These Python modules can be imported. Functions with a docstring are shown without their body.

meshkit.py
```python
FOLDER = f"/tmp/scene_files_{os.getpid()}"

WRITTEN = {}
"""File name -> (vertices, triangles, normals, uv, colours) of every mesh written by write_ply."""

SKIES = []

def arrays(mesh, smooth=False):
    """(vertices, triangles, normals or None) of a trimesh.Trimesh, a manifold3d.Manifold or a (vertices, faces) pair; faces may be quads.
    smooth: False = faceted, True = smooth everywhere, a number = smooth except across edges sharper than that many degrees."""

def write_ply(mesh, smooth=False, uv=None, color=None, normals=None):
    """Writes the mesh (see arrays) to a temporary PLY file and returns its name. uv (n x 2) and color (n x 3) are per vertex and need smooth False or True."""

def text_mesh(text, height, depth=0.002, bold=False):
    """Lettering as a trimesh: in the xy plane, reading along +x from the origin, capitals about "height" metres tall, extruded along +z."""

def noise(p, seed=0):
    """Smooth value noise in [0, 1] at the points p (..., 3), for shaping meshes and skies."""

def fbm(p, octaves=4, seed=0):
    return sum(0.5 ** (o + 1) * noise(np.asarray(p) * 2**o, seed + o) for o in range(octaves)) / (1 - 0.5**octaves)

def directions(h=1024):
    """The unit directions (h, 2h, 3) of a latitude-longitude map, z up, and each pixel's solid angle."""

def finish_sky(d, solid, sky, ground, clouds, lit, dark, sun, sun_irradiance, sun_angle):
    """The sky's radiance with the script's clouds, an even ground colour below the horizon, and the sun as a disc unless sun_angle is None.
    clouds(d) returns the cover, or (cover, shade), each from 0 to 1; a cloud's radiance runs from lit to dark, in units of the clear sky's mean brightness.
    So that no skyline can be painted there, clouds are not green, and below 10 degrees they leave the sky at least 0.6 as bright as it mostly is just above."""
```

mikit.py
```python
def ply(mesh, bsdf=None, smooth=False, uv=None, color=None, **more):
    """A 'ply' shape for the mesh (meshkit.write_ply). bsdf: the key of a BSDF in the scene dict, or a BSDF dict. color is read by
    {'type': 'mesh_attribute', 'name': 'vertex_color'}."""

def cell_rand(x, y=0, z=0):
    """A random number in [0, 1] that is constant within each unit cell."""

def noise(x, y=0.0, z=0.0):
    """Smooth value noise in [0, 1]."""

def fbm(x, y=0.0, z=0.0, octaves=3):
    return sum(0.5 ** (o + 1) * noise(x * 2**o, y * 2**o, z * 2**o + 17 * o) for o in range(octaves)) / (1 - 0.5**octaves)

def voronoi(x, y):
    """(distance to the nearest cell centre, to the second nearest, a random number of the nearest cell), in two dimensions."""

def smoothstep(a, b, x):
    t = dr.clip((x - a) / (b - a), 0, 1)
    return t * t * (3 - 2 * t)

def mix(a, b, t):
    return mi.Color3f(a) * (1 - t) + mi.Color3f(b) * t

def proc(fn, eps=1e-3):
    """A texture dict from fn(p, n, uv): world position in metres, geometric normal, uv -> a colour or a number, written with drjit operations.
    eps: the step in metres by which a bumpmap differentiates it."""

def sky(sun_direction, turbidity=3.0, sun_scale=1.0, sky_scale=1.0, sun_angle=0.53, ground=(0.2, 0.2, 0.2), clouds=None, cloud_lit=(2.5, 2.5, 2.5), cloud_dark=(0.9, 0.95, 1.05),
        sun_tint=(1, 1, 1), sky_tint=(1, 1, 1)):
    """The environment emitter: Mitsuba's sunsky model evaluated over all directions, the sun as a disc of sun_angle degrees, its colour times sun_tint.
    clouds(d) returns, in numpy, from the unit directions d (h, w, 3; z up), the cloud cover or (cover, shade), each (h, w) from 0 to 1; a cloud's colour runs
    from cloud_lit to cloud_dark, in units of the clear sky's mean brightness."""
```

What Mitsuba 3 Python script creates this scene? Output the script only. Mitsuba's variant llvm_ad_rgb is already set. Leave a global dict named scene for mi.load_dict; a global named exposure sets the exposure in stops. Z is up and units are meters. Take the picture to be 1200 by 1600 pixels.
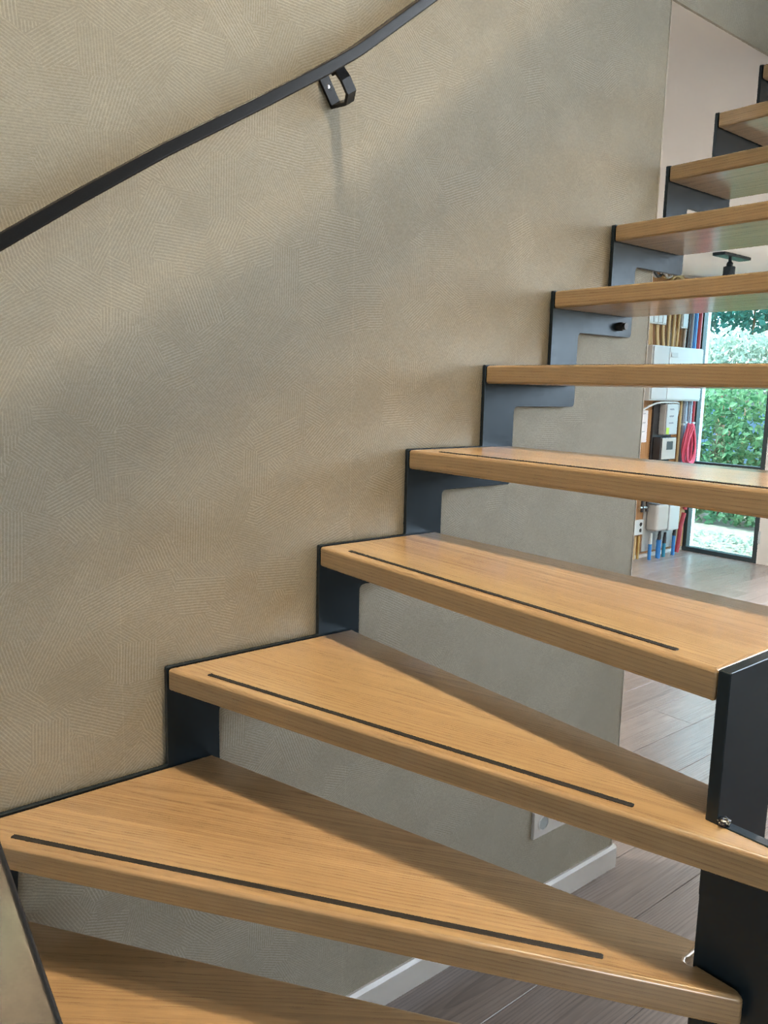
import math, random
import numpy as np, trimesh, drjit as dr, mitsuba as mi, mikit
from mikit import proc, noise, fbm, cell_rand, smoothstep, mix
import meshkit
from shapely.geometry import Polygon

scene, labels = {}, {}
T = mi.ScalarTransform4f
rng = random.Random(7)

# ------------------------------------------------------------------ camera
CAM = np.array([-0.896, -1.3481, -0.0553])
FWD = np.array([0.62941, 0.76181, -0.15323])
UP = np.array([0.07965, 0.1329, 0.98792])
scene['camera'] = {'type': 'perspective', 'fov': 50.963, 'fov_axis': 'x', 'near_clip': 0.02, 'far_clip': 200.0,
                   'to_world': T().look_at(origin=CAM.tolist(), target=(CAM + FWD).tolist(), up=UP.tolist())}
# ------------------------------------------------------------------ sky and exposure
exposure = -0.74
SKY = 100.0
scene['sky'] = mikit.sky([-0.03, 0.69, 0.72], turbidity=5.5, sun_scale=0.5 * SKY, sky_scale=SKY, ground=(0.25, 0.26, 0.22), sky_tint=(0.95, 1.0, 1.05),
                          clouds=lambda d: (np.clip(0.25 + 1.1 * meshkit.fbm(d.reshape(-1, 3) * [3.0, 3.0, 7.0]).reshape(d.shape[:2]), 0, 1), 0.25), cloud_lit=(2.3, 2.48, 2.65), cloud_dark=(1.2, 1.32, 1.45))
LAMP = 475.0      # key lamps high in the stairwell
ROOM = 86.0      # ceiling lamps of the room behind
FILL = 1.0       # ceiling lamps of the ground floor room

# ------------------------------------------------------------------ measures
R_ = 0.19                      # riser
FLOOR, CEIL = -1.5444, 1.0     # ground floor
UPF, UPC = 1.33, 3.62          # upper floor and its ceiling
X_END = 1.1824                 # end of the papered wall
WY = 2.72                      # side wall of the utility corner
XW = 6.2                       # window wall
XBAY, YBAY = 2.40, -0.95        # south of YBAY the house already ends at XBAY


# ------------------------------------------------------------------ helpers
def obj(key, mesh, mat, smooth=False, label=None, category=None, group=None, kind=None, parent=None, **kw):
    key = key if parent is None else parent + '__' + key
    base, n = key, 0
    while key in scene:
        n += 1
        key = f'{base}_{n:03d}'
    scene[key] = mikit.ply(mesh, mat, smooth=smooth, **kw)
    tag(key, label, category, group, kind)
    return key


def put(key, ply, parent=None, to_world=None):
    key = key if parent is None else parent + '__' + key
    base, n = key, 0
    while key in scene:
        n += 1
        key = f'{base}_{n:03d}'
    scene[key] = dict(ply) if to_world is None else {**ply, 'to_world': to_world}
    return key


def tag(key, label=None, category=None, group=None, kind=None):
    d = {k: v for k, v in dict(label=label, category=category, group=group, kind=kind).items() if v}
    if d:
        labels[key] = d


_used = {}


def name(base):
    n = _used.get(base, 0)
    _used[base] = n + 1
    return base if n == 0 else f'{base}_{n:03d}'


def box(x0, x1, y0, y1, z0, z1):
    m = trimesh.creation.box(extents=(x1 - x0, y1 - y0, z1 - z0))
    m.apply_translation(((x0 + x1) / 2, (y0 + y1) / 2, (z0 + z1) / 2))
    return m


def join(*ms):
    return trimesh.util.concatenate([trimesh.Trimesh(m.vertices, m.faces, process=False) for m in ms])


def offset_ring(p, d):
    """Inset a CCW polygon by d, keeping its vertex count."""
    n = len(p)
    out = []
    for i in range(n):
        a, b, c = p[i - 1], p[i], p[(i + 1) % n]
        e1, e2 = (b - a) / np.linalg.norm(b - a), (c - b) / np.linalg.norm(c - b)
        n1, n2 = np.array([-e1[1], e1[0]]), np.array([-e2[1], e2[0]])
        k = n1 + n2
        k = k / max(np.dot(k, n1), 0.35)
        out.append(b + k * d)
    return np.array(out)


def round_poly(pts, radii, seg=4):
    """Corner points with radii -> polygon with arcs."""
    pts = [np.array(q, float) for q in pts]
    out = []
    for i, b in enumerate(pts):
        a, c, r = pts[i - 1], pts[(i + 1) % len(pts)], radii[i]
        if r <= 0:
            out.append(b)
            continue
        u, v = (a - b) / np.linalg.norm(a - b), (c - b) / np.linalg.norm(c - b)
        ang = math.acos(np.clip(u @ v, -1, 1))
        d = r / math.tan(ang / 2)
        bis = (u + v) / np.linalg.norm(u + v)
        o = b + bis * r / math.sin(ang / 2)
        p0, p1 = b + u * d - o, b + v * d - o
        a0 = math.atan2(p0[1], p0[0])
        da = (math.atan2(p1[1], p1[0]) - a0 + math.pi) % (2 * math.pi) - math.pi
        for k in range(seg + 1):
            t = a0 + da * k / seg
            out.append(o + r * np.array([math.cos(t), math.sin(t)]))
    return np.array(out)


def loft_plate(poly, t, r, seg=4):
    """Prism of a CCW polygon (in 2D) of thickness t (w from -t to 0), its edges rounded with radius r."""
    p = np.asarray(poly, float)
    if Polygon(p).exterior.is_ccw is False:
        p = p[::-1]
    rings, ws = [], []
    for k in range(seg + 1):
        a = math.pi / 2 * k / seg
        rings.append(offset_ring(p, r * (1 - math.sin(a)) if r > 0 else 0)); ws.append(-t + r * (1 - math.cos(a)))
    for k in range(seg + 1):
        a = math.pi / 2 * k / seg
        rings.append(offset_ring(p, r * (1 - math.cos(a)) if r > 0 else 0)); ws.append(-r + r * math.sin(a))
    n = len(p)
    V = np.vstack([np.column_stack([q, np.full(n, w)]) for q, w in zip(rings, ws)])
    F = []
    i = np.arange(n); j = (i + 1) % n
    for k in range(len(rings) - 1):
        a, b = k * n, (k + 1) * n
        F += list(np.column_stack([a + i, a + j, b + j])) + list(np.column_stack([a + i, b + j, b + i]))
    tv, tf = trimesh.creation.triangulate_polygon(Polygon(rings[-1]))
    tv = np.asarray(tv)[:, :2]
    idx = np.array([int(np.argmin(((rings[-1] - q) ** 2).sum(1))) for q in tv])
    tri = idx[np.asarray(tf)]
    tri = np.array([q for q in tri if len(set(q)) == 3])
    ar = [np.cross(rings[-1][q[1]] - rings[-1][q[0]], rings[-1][q[2]] - rings[-1][q[0]]) for q in tri]
    tri = np.array([q if s > 0 else q[::-1] for q, s in zip(tri, ar)])
    F += list(tri + (len(rings) - 1) * n) + list(tri[:, ::-1])
    return trimesh.Trimesh(V, np.array(F), process=False)


def rounded_box(x0, x1, y0, y1, z0, z1, r=0.004, seg=3):
    p = round_poly([(x0, y0), (x1, y0), (x1, y1), (x0, y1)], [r] * 4, seg)
    m = loft_plate(p, z1 - z0, min(r, (z1 - z0) / 3), seg)
    m.apply_translation((0, 0, z1))
    return m


def to_xz(m, y_front, t):
    """Plate drawn in (x, z), extruded from y_front (towards -y) back by t."""
    v = m.vertices.copy()
    w = np.column_stack([v[:, 0], y_front - v[:, 2], v[:, 1]])
    return trimesh.Trimesh(w, m.faces, process=False)          # (x,z,-y) is a proper rotation


def to_yz(m, x_face):
    """Plate drawn in (y, z), its w axis along +x, top at x_face."""
    v = m.vertices.copy()
    return trimesh.Trimesh(np.column_stack([x_face + v[:, 2], v[:, 0], v[:, 1]]), m.faces, process=False)


def tube(path, r, seg=8, caps=True):
    P = np.asarray(path, float)
    n = len(P)
    t = np.gradient(P, axis=0)
    t /= np.linalg.norm(t, axis=1, keepdims=True)
    ref = np.array([0.3, 0.2, 0.93]) if abs(t[0] @ [0, 0, 1]) < 0.8 else np.array([1.0, 0.1, 0])
    V = []
    s = np.cross(t[0], ref); s /= np.linalg.norm(s)
    a = np.arange(seg) * 2 * math.pi / seg
    rr = np.broadcast_to(r, n)
    for k in range(n):
        s = s - t[k] * (s @ t[k]); s /= np.linalg.norm(s)
        u = np.cross(t[k], s)
        V.append(P[k] + rr[k] * (np.cos(a)[:, None] * s + np.sin(a)[:, None] * u))
    V = np.vstack(V + [P[:1], P[-1:]])
    i = np.arange(seg); j = (i + 1) % seg
    F = []
    for k in range(n - 1):
        A, B = k * seg, (k + 1) * seg
        F += list(np.column_stack([A + i, A + j, B + j])) + list(np.column_stack([A + i, B + j, B + i]))
    if caps:
        F += list(np.column_stack([np.full(seg, n * seg), j, i])) + list(np.column_stack([np.full(seg, n * seg + 1), (n - 1) * seg + i, (n - 1) * seg + j]))
    return trimesh.Trimesh(V, np.array(F), process=False)


def sweep_rect(path, w, h, r=0.004, seg=4):
    """Rounded rectangular bar along a path; w = horizontal width, h = height."""
    P = np.asarray(path, float)
    t = np.gradient(P, axis=0)
    t /= np.linalg.norm(t, axis=1, keepdims=True)
    prof = round_poly([(-w / 2, -h / 2), (w / 2, -h / 2), (w / 2, h / 2), (-w / 2, h / 2)], [r] * 4, seg)
    n, m = len(P), len(prof)
    V = []
    for k in range(n):
        s = np.cross(t[k], [0, 0, 1]); s /= np.linalg.norm(s)
        u = np.cross(s, t[k])
        V.append(P[k] + prof[:, :1] * s + prof[:, 1:] * u)
    V = np.vstack(V + [P[:1], P[-1:]])
    i = np.arange(m); j = (i + 1) % m
    F = []
    for k in range(n - 1):
        A, B = k * m, (k + 1) * m
        F += list(np.column_stack([A + i, A + j, B + j])) + list(np.column_stack([A + i, B + j, B + i]))
    F += list(np.column_stack([np.full(m, n * m), j, i])) + list(np.column_stack([np.full(m, n * m + 1), (n - 1) * m + i, (n - 1) * m + j]))
    me = trimesh.Trimesh(V, np.array(F), process=False)
    if me.volume < 0:
        me.invert()
    return me


def cyl(p0, p1, r, seg=20):
    return tube([p0, p1], r, seg)


# ------------------------------------------------------------------ materials
def princ(color, rough=0.5, spec=0.5, **kw):
    c = color if isinstance(color, dict) else {'type': 'rgb', 'value': list(color)}
    return {'type': 'twosided', 'bsdf': {'type': 'principled', 'base_color': c, 'roughness': rough, 'specular': spec, **kw}}


def oak_fn(p, n, uv):
    u, v, w = uv.x, uv.y, p.z
    stave = dr.floor(v / 0.118)
    k = cell_rand(stave, 3, 1)
    k2 = cell_rand(stave, 8, 2)
    uu = u + k * 5.0
    warp = 0.012 * (noise(uu * 3.1, v * 9, k * 9) - 0.5) + 0.004 * (noise(uu * 11, v * 30, 2.0) - 0.5)
    vv = v - (stave + 0.15 + 0.7 * k) * 0.118 + warp
    ww = w - dr.floor(w / 0.19) * 0.19 + 0.03 + 0.05 * k2 + 0.03 * (noise(uu * 1.3, 4.0, k * 7) - 0.5)
    d = dr.sqrt(dr.square(vv) + dr.square(ww * 0.8))
    ring = d * 210.0
    fr = ring - dr.floor(ring)
    late = smoothstep(0.35, 0.95, fr) * (1 - smoothstep(0.95, 1.0, fr))
    fib = noise(uu * 26, v * 620, w * 620)
    pore = smoothstep(0.66, 0.86, noise(uu * 34, v * 900, w * 900 + 5)) * (0.35 + 0.65 * late)
    tone = 0.30 * late + 0.24 * fib + 0.30 * (k - 0.3) + 0.34 * (fbm(uu * 2.3, v * 14, w * 14, 3) - 0.5) + 0.42 * (noise(uu * 5.0, v * 150, w * 150) - 0.5)
    c = mix((0.455, 0.320, 0.178), (0.275, 0.180, 0.094), dr.clip(tone + 0.1, 0, 1))
    return c * (1 - 0.24 * pore)


scene['oak'] = princ(proc(oak_fn), 0.16, 0.7)
scene['black_steel'] = princ((0.005, 0.010, 0.014), 0.36, 0.40, spec_tint=0.4)
scene['rail_steel'] = princ(proc(lambda p, n, uv: mix((0.004, 0.005, 0.007), (0.010, 0.011, 0.011), noise(p.x * 900, p.y * 900, p.z * 900))), 0.33, 0.24)
scene['black_rubber'] = princ((0.012, 0.012, 0.012), 0.5, 0.4)


PAPER_C = 0.068


def paper_lines(x, z):
    """Overlapping patches of parallel fine strokes: height in [0, 1] and a random number per patch."""
    gx, gz = dr.floor(x / PAPER_C), dr.floor(z / PAPER_C)
    best, ang, ph = mi.Float(-1), mi.Float(0), mi.Float(0)
    for a in (-1, 0, 1):
        for b in (-1, 0, 1):
            cx, cz = gx + a, gz + b
            ox = (cx + 0.5 + 0.75 * (cell_rand(cx, cz, 11) - 0.5)) * PAPER_C
            oz = (cz + 0.5 + 0.75 * (cell_rand(cx, cz, 12) - 0.5)) * PAPER_C
            th = dr.floor(cell_rand(cx, cz, 13) * 8) * (math.pi / 8) + 0.25 * (cell_rand(cx, cz, 17) - 0.5)
            c, s = dr.cos(th), dr.sin(th)
            dx, dz = x - ox, z - oz
            l, t = dx * c + dz * s, dz * c - dx * s
            inside = (dr.abs(l) < PAPER_C * (0.5 + 0.35 * cell_rand(cx, cz, 14))) & (dr.abs(t) < PAPER_C * (0.32 + 0.36 * cell_rand(cx, cz, 15)))
            pr = dr.select(inside, cell_rand(cx, cz, 16) + 1, 0.2 - (dx * dx + dz * dz) * 20)
            take = pr > best
            ang = dr.select(take, th, ang)
            ph = dr.select(take, cell_rand(cx, cz, 18), ph)
            best = dr.select(take, pr, best)
    t = z * dr.cos(ang) - x * dr.sin(ang)
    wob = 0.0010 * (noise(x * 60, z * 60, 3.0) - 0.5)
    h = 0.5 + 0.5 * dr.sin((t + wob) * (2 * math.pi / (0.0044 + 0.0011 * ph)) + ph * 40)
    return h, ph


def paper_fn(p, n, uv):
    h, ph = paper_lines(p.x, p.z)
    h = smoothstep(0.4, 0.95, h) * (0.45 + 0.55 * ph)
    sp = 0.5 * noise(p.x * 700, p.y * 700, p.z * 700) + 0.5 * noise(p.x * 330, p.y * 330, p.z * 260)
    cl = fbm(p.x * 9, p.y * 9, p.z * 9, 3)
    c = mix((0.328, 0.315, 0.256), (0.494, 0.482, 0.412), dr.clip(0.62 * h + 0.75 * (sp - 0.5) + 0.3 * (cl - 0.5) + 0.16, 0, 1))
    q = (p.x - 0.124) / 0.5015
    seam = dr.abs(q - dr.floor(q + 0.5)) * 0.5015
    return c * (1 + 0.10 * (1 - smoothstep(0.0004, 0.0016, seam)))


scene['wallpaper'] = princ(proc(paper_fn), 0.75, 0.25)
scene['white_paint'] = princ((0.74, 0.73, 0.70), 0.7, 0.3)
scene['white_lacquer'] = princ((0.80, 0.83, 0.86), 0.35, 0.5)
scene['ceiling_paint'] = princ((0.80, 0.79, 0.77), 0.8, 0.2)

PLW, PLL = 0.21, 1.38


def plank_off(row):
    return (row * 0.381966 - math.floor(row * 0.381966)) * PLL


def floor_fn(p, n, uv):
    row = dr.floor((p.y - 0.012) / PLW)
    off = (row * 0.381966 - dr.floor(row * 0.381966)) * PLL
    col = dr.floor((p.x - off) / PLL)
    k = cell_rand(row, col, 5)
    x = p.x + k * 13
    y = p.y - (row + 0.5) * PLW
    vv = y + 0.05 * (k - 0.5) + 0.025 * (noise(x * 2.2, p.y * 8, k) - 0.5)
    d = dr.sqrt(dr.square(vv) + dr.square(0.03 + 0.05 * noise(x * 0.9, k * 5, 1.0))) * 130
    fr = d - dr.floor(d)
    late = smoothstep(0.4, 0.95, fr) * (1 - smoothstep(0.95, 1.0, fr))
    fib = noise(x * 14, p.y * 260, 2.0)
    t = 0.35 * late + 0.4 * fib + 0.35 * (k - 0.5) + 0.3 * (fbm(x * 2, p.y * 12, 1.0, 3) - 0.5)
    return mix((0.265, 0.225, 0.205), (0.118, 0.096, 0.087), dr.clip(t + 0.1, 0, 1))


scene['floor_wood'] = princ(proc(floor_fn), 0.27, 0.6)
scene['floor_base'] = princ((0.06, 0.05, 0.045), 0.8, 0.2)
scene['dark_frame'] = princ((0.02, 0.035, 0.04), 0.4, 0.5)
scene['white_plastic'] = princ((0.48, 0.55, 0.58), 0.4, 0.5)
scene['grey_plastic'] = princ((0.42, 0.43, 0.42), 0.45, 0.5)
scene['pale_grey'] = princ((0.40, 0.47, 0.51), 0.45, 0.5)
scene['black_plastic'] = princ((0.018, 0.02, 0.023), 0.45, 0.5)
scene['screw_metal'] = princ((0.62, 0.64, 0.64), 0.3, 0.5, metallic=1.0)
scene['brass'] = princ((0.55, 0.40, 0.16), 0.35, 0.5, metallic=1.0)
scene['weld'] = princ(proc(lambda p, n, uv: mix((0.03, 0.03, 0.035), (0.62, 0.6, 0.5), smoothstep(0.55, 0.75, noise(p.x * 420, p.y * 420, p.z * 420)))), 0.3, 0.6, metallic=0.6)
scene['cream_tube'] = princ((0.50, 0.40, 0.21), 0.5, 0.4)
scene['blue_pipe'] = princ((0.03, 0.20, 0.55), 0.4, 0.5)
scene['red_pipe'] = princ((0.34, 0.035, 0.05), 0.4, 0.5)
scene['pink_cable'] = princ((0.72, 0.12, 0.22), 0.45, 0.5)
scene['grey_pipe'] = princ((0.16, 0.18, 0.22), 0.45, 0.5)
scene['pale_blue_pipe'] = princ((0.35, 0.50, 0.66), 0.45, 0.5)
scene['teal_handle'] = princ((0.02, 0.22, 0.36), 0.4, 0.5)
scene['green_sticker'] = princ((0.40, 0.62, 0.06), 0.5, 0.4)
scene['paper_white'] = princ((0.70, 0.71, 0.76), 0.7, 0.2)
scene['ink_grey'] = princ((0.22, 0.26, 0.32), 0.7, 0.2)
scene['plywood'] = princ(proc(lambda p, n, uv: mix((0.42, 0.24, 0.11), (0.24, 0.12, 0.05), dr.clip(0.6 * noise(p.x * 90, p.z * 4, 1.0) + 0.5 * fbm(p.x * 14, p.z * 2.5, 2.0, 3) - 0.1, 0, 1))), 0.6, 0.3)
scene['glass'] = {'type': 'thindielectric', 'int_ior': 1.5, 'specular_transmittance': {'type': 'rgb', 'value': [0.28, 0.46, 0.51]}}
scene['clear_glass'] = {'type': 'thindielectric', 'int_ior': 1.5}
scene['leaf'] = {'type': 'principledthin', 'base_color': proc(lambda p, n, uv: mix((0.05, 0.14, 0.06), (0.20, 0.32, 0.17), cell_rand(dr.floor(p.x * 14), dr.floor(p.y * 14), dr.floor(p.z * 14)))), 'roughness': 0.35, 'diff_trans': 0.7, 'spec_trans': 0.0}
scene['blue_leaf'] = {'type': 'principledthin', 'base_color': {'type': 'rgb', 'value': [0.05, 0.15, 0.12]}, 'roughness': 0.35, 'diff_trans': 0.6, 'spec_trans': 0.0}
scene['pale_leaf'] = {'type': 'principledthin', 'base_color': {'type': 'rgb', 'value': [0.34, 0.38, 0.31]}, 'roughness': 0.4, 'diff_trans': 0.8, 'spec_trans': 0.0}
scene['bark'] = princ(proc(lambda p, n, uv: mix((0.16, 0.085, 0.05), (0.30, 0.18, 0.11), noise(p.x * 30, p.y * 30, p.z * 5))), 0.8, 0.2)
scene['garden_soil'] = princ(proc(lambda p, n, uv: mix((0.15, 0.12, 0.09), (0.20, 0.18, 0.15), fbm(p.x * 14, p.y * 14, 0.0, 3))), 0.9, 0.1)
scene['fence_wood'] = princ((0.07, 0.12, 0.17), 0.7, 0.2)

# ------------------------------------------------------------------ room shell
S = dict(kind='structure')
obj('floor', join(box(-3, XW + 0.2, YBAY, WY + 0.1, FLOOR - 0.1, FLOOR - 0.008), box(-3, XBAY + 0.2, -4, YBAY, FLOOR - 0.1, FLOOR - 0.008)), 'floor_base', **S)
plank_box = {}
for row in range(math.floor(-4 / PLW), math.ceil(WY / PLW)):
    y0, y1 = 0.012 + row * PLW + 0.0006, 0.012 + (row + 1) * PLW - 0.0006
    y1 = min(y1, WY)
    y0 = max(y0, -4.0)
    if y1 - y0 < 0.02:
        continue
    off = plank_off(row)
    for col in range(-4, 7):
        x0, x1 = off + col * PLL + 0.0006, off + (col + 1) * PLL - 0.0006
        x0, x1 = max(x0, -3.0), min(x1, XW if (y0 + y1) / 2 > YBAY else XBAY)
        if x1 - x0 < 0.03:
            continue
        c = 0.0012
        v = np.array([(x0, y0, -.008), (x1, y0, -.008), (x1, y1, -.008), (x0, y1, -.008), (x0, y0, -c), (x1, y0, -c), (x1, y1, -c), (x0, y1, -c),
                      (x0 + c, y0 + c, 0), (x1 - c, y0 + c, 0), (x1 - c, y1 - c, 0), (x0 + c, y1 - c, 0)])
        v[:, 2] += FLOOR
        f = []
        for a, b in ((0, 4), (4, 8)):
            for i in range(4):
                j = (i + 1) % 4
                f += [(a + i, a + j, b + j), (a + i, b + j, b + i)]
        f += [(8, 9, 10), (8, 10, 11)]
        obj('plank', trimesh.Trimesh(v, np.array(f), process=False), 'floor_wood', parent='floor')

# papered wall: full height to X_END, and above the ground floor's ceiling all along
wall = round_poly([(-3, FLOOR - 0.05), (X_END, FLOOR - 0.05), (X_END, UPC), (-3, UPC)], [0] * 4)
obj('wall_back', to_xz(loft_plate(wall, 0.1, 0.0, 1), 0.0, 0.1), 'wallpaper', **S)
obj('wall_upper', box(X_END, XW + 0.2, 0.0, 0.008, CEIL, UPC), 'wallpaper', **S)
obj('trim_1', box(X_END, X_END + 0.003, -0.002, 0.102, FLOOR, CEIL), 'white_paint', **S)
bb = round_poly([(0, FLOOR), (-0.0135, FLOOR), (-0.0135, FLOOR + 0.066), (-0.006, FLOOR + 0.074), (0, FLOOR + 0.074)], [0] * 5)
nb = len(bb)


def baseboard(path_x0, path_x1):
    prof = bb
    V = np.vstack([np.column_stack([np.full(nb, x), prof]) for x in (path_x0, path_x1)])
    i = np.arange(nb); j = (i + 1) % nb
    F = list(np.column_stack([i, j, nb + j])) + list(np.column_stack([i, nb + j, nb + i]))
    for k in range(1, nb - 1):
        F += [(0, k + 1, k), (nb, nb + k, nb + k + 1)]
    m = trimesh.Trimesh(V, np.array(F), process=False)
    if m.volume < 0:
        m.invert()
    return m


obj('baseboard_back', baseboard(-3, X_END + 0.012), 'white_lacquer', **S)
obj('wall_side', box(-3, XW + 0.2, WY, WY + 0.1, FLOOR - 0.05, CEIL), 'white_paint', **S)
obj('wall_front', box(-3, XBAY + 0.2, -4.1, -4.0, FLOOR - 0.05, UPC), 'wallpaper', **S)
# ceiling of the ground floor: the room behind the papered wall, and round the stairwell
obj('ceiling', join(box(-3, X_END, 0.1, WY + 0.1, CEIL, UPF - 0.02), box(X_END, XW + 0.2, 0.0082, WY + 0.1, CEIL + 0.0004, UPF - 0.02)), 'ceiling_paint', **S)
for n_, b_ in enumerate((box(-3, XBAY, -4.0, -2.3, CEIL, UPF - 0.02), box(2.15, XBAY, -2.3, 0, CEIL, UPF - 0.02), box(XBAY, XW, YBAY, 0, CEIL, UPF - 0.02), box(-3, -1.3, -2.3, 0, CEIL, UPF - 0.02))):
    obj(f'ceiling_{n_ + 2}', b_, 'ceiling_paint', **S)
obj('ceiling_upper', join(box(-3.1, XW + 0.2, YBAY, 0.1, UPC, UPC + 0.1), box(-3.1, XBAY + 0.2, -4.1, YBAY, UPC, UPC + 0.1)), 'ceiling_paint', **S)


# window wall with holes: visible window y 1.99..2.72, wide window y -3.6..1.0; upper window
def wall_x(x0, x1, holes, y0, y1, z0, z1):
    ys = sorted({y0, y1, *[h[0] for h in holes], *[h[1] for h in holes]})
    zs = sorted({z0, z1, *[h[2] for h in holes], *[h[3] for h in holes]})
    out = []
    for a, b in zip(ys, ys[1:]):
        for c, d in zip(zs, zs[1:]):
            my, mz = (a + b) / 2, (c + d) / 2
            if not any(h[0] < my < h[1] and h[2] < mz < h[3] for h in holes):
                out.append(box(x0, x1, a, b, c, d))
    return join(*out)


HOLES = [(1.985, 2.715, FLOOR, 0.96), (-0.75, 1.1, FLOOR + 0.02, 0.96)]
obj('wall_inner', wall_x(-3.1, -3.0, [(-3.8, -2.75, -0.95, 0.85)], -4.0, WY + 0.1, FLOOR - 0.05, UPC), 'wallpaper', **S)
obj('wall_right', wall_x(XW, XW + 0.2, HOLES, YBAY, WY, FLOOR - 0.05, UPC), 'white_paint', **S)
HOLES = [(-3.9, -0.98, -0.05, 0.98), (-3.8, -1.05, 1.40, 2.45)]
obj('wall_bay', join(wall_x(XBAY, XBAY + 0.2, HOLES, -4.0, YBAY, FLOOR - 0.05, UPC), box(XBAY + 0.2, XW, YBAY - 0.1, YBAY, FLOOR - 0.05, UPC)), 'white_paint', **S)


def window(n, y0, y1, z0, z1, bar=0.045, transom=None, mull=(), x=XW + 0.0):
    w = f'window_{n}'
    labels[w] = {'kind': 'structure'}
    X0, X1 = x + 0.0, x + 0.07
    for a, b, c, d in ((y0, y0 + bar, z0, z1), (y1 - bar, y1, z0, z1), (y0 + bar, y1 - bar, z0, z0 + bar), (y0 + bar, y1 - bar, z1 - bar, z1)):
        obj('frame', rounded_box(X0, X1, a, b, c, d, 0.003, 2), 'dark_frame', parent=w)
    ys = [y0 + bar, *mull, y1 - bar]
    zs = [z0 + bar] + ([transom] if transom is not None else []) + [z1 - bar]
    if transom is not None:
        obj('transom', rounded_box(X0, X1, y0 + bar, y1 - bar, transom - 0.019, transom + 0.019, 0.003, 2), 'dark_frame', parent=w)
    for m in mull:
        obj('mullion', rounded_box(X0, X1, m - 0.03, m + 0.03, z0 + bar, z1 - bar, 0.003, 2), 'dark_frame', parent=w)
    for a, b in zip(ys, ys[1:]):
        for c, d in zip(zs, zs[1:]):
            v = np.array([(x + 0.04, a, c), (x + 0.04, b, c), (x + 0.04, b, d), (x + 0.04, a, d)])
            obj('pane', trimesh.Trimesh(v, np.array([(0, 2, 1), (0, 3, 2)]), process=False), 'glass' if n == 1 else 'clear_glass', parent=w)
    return w


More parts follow.
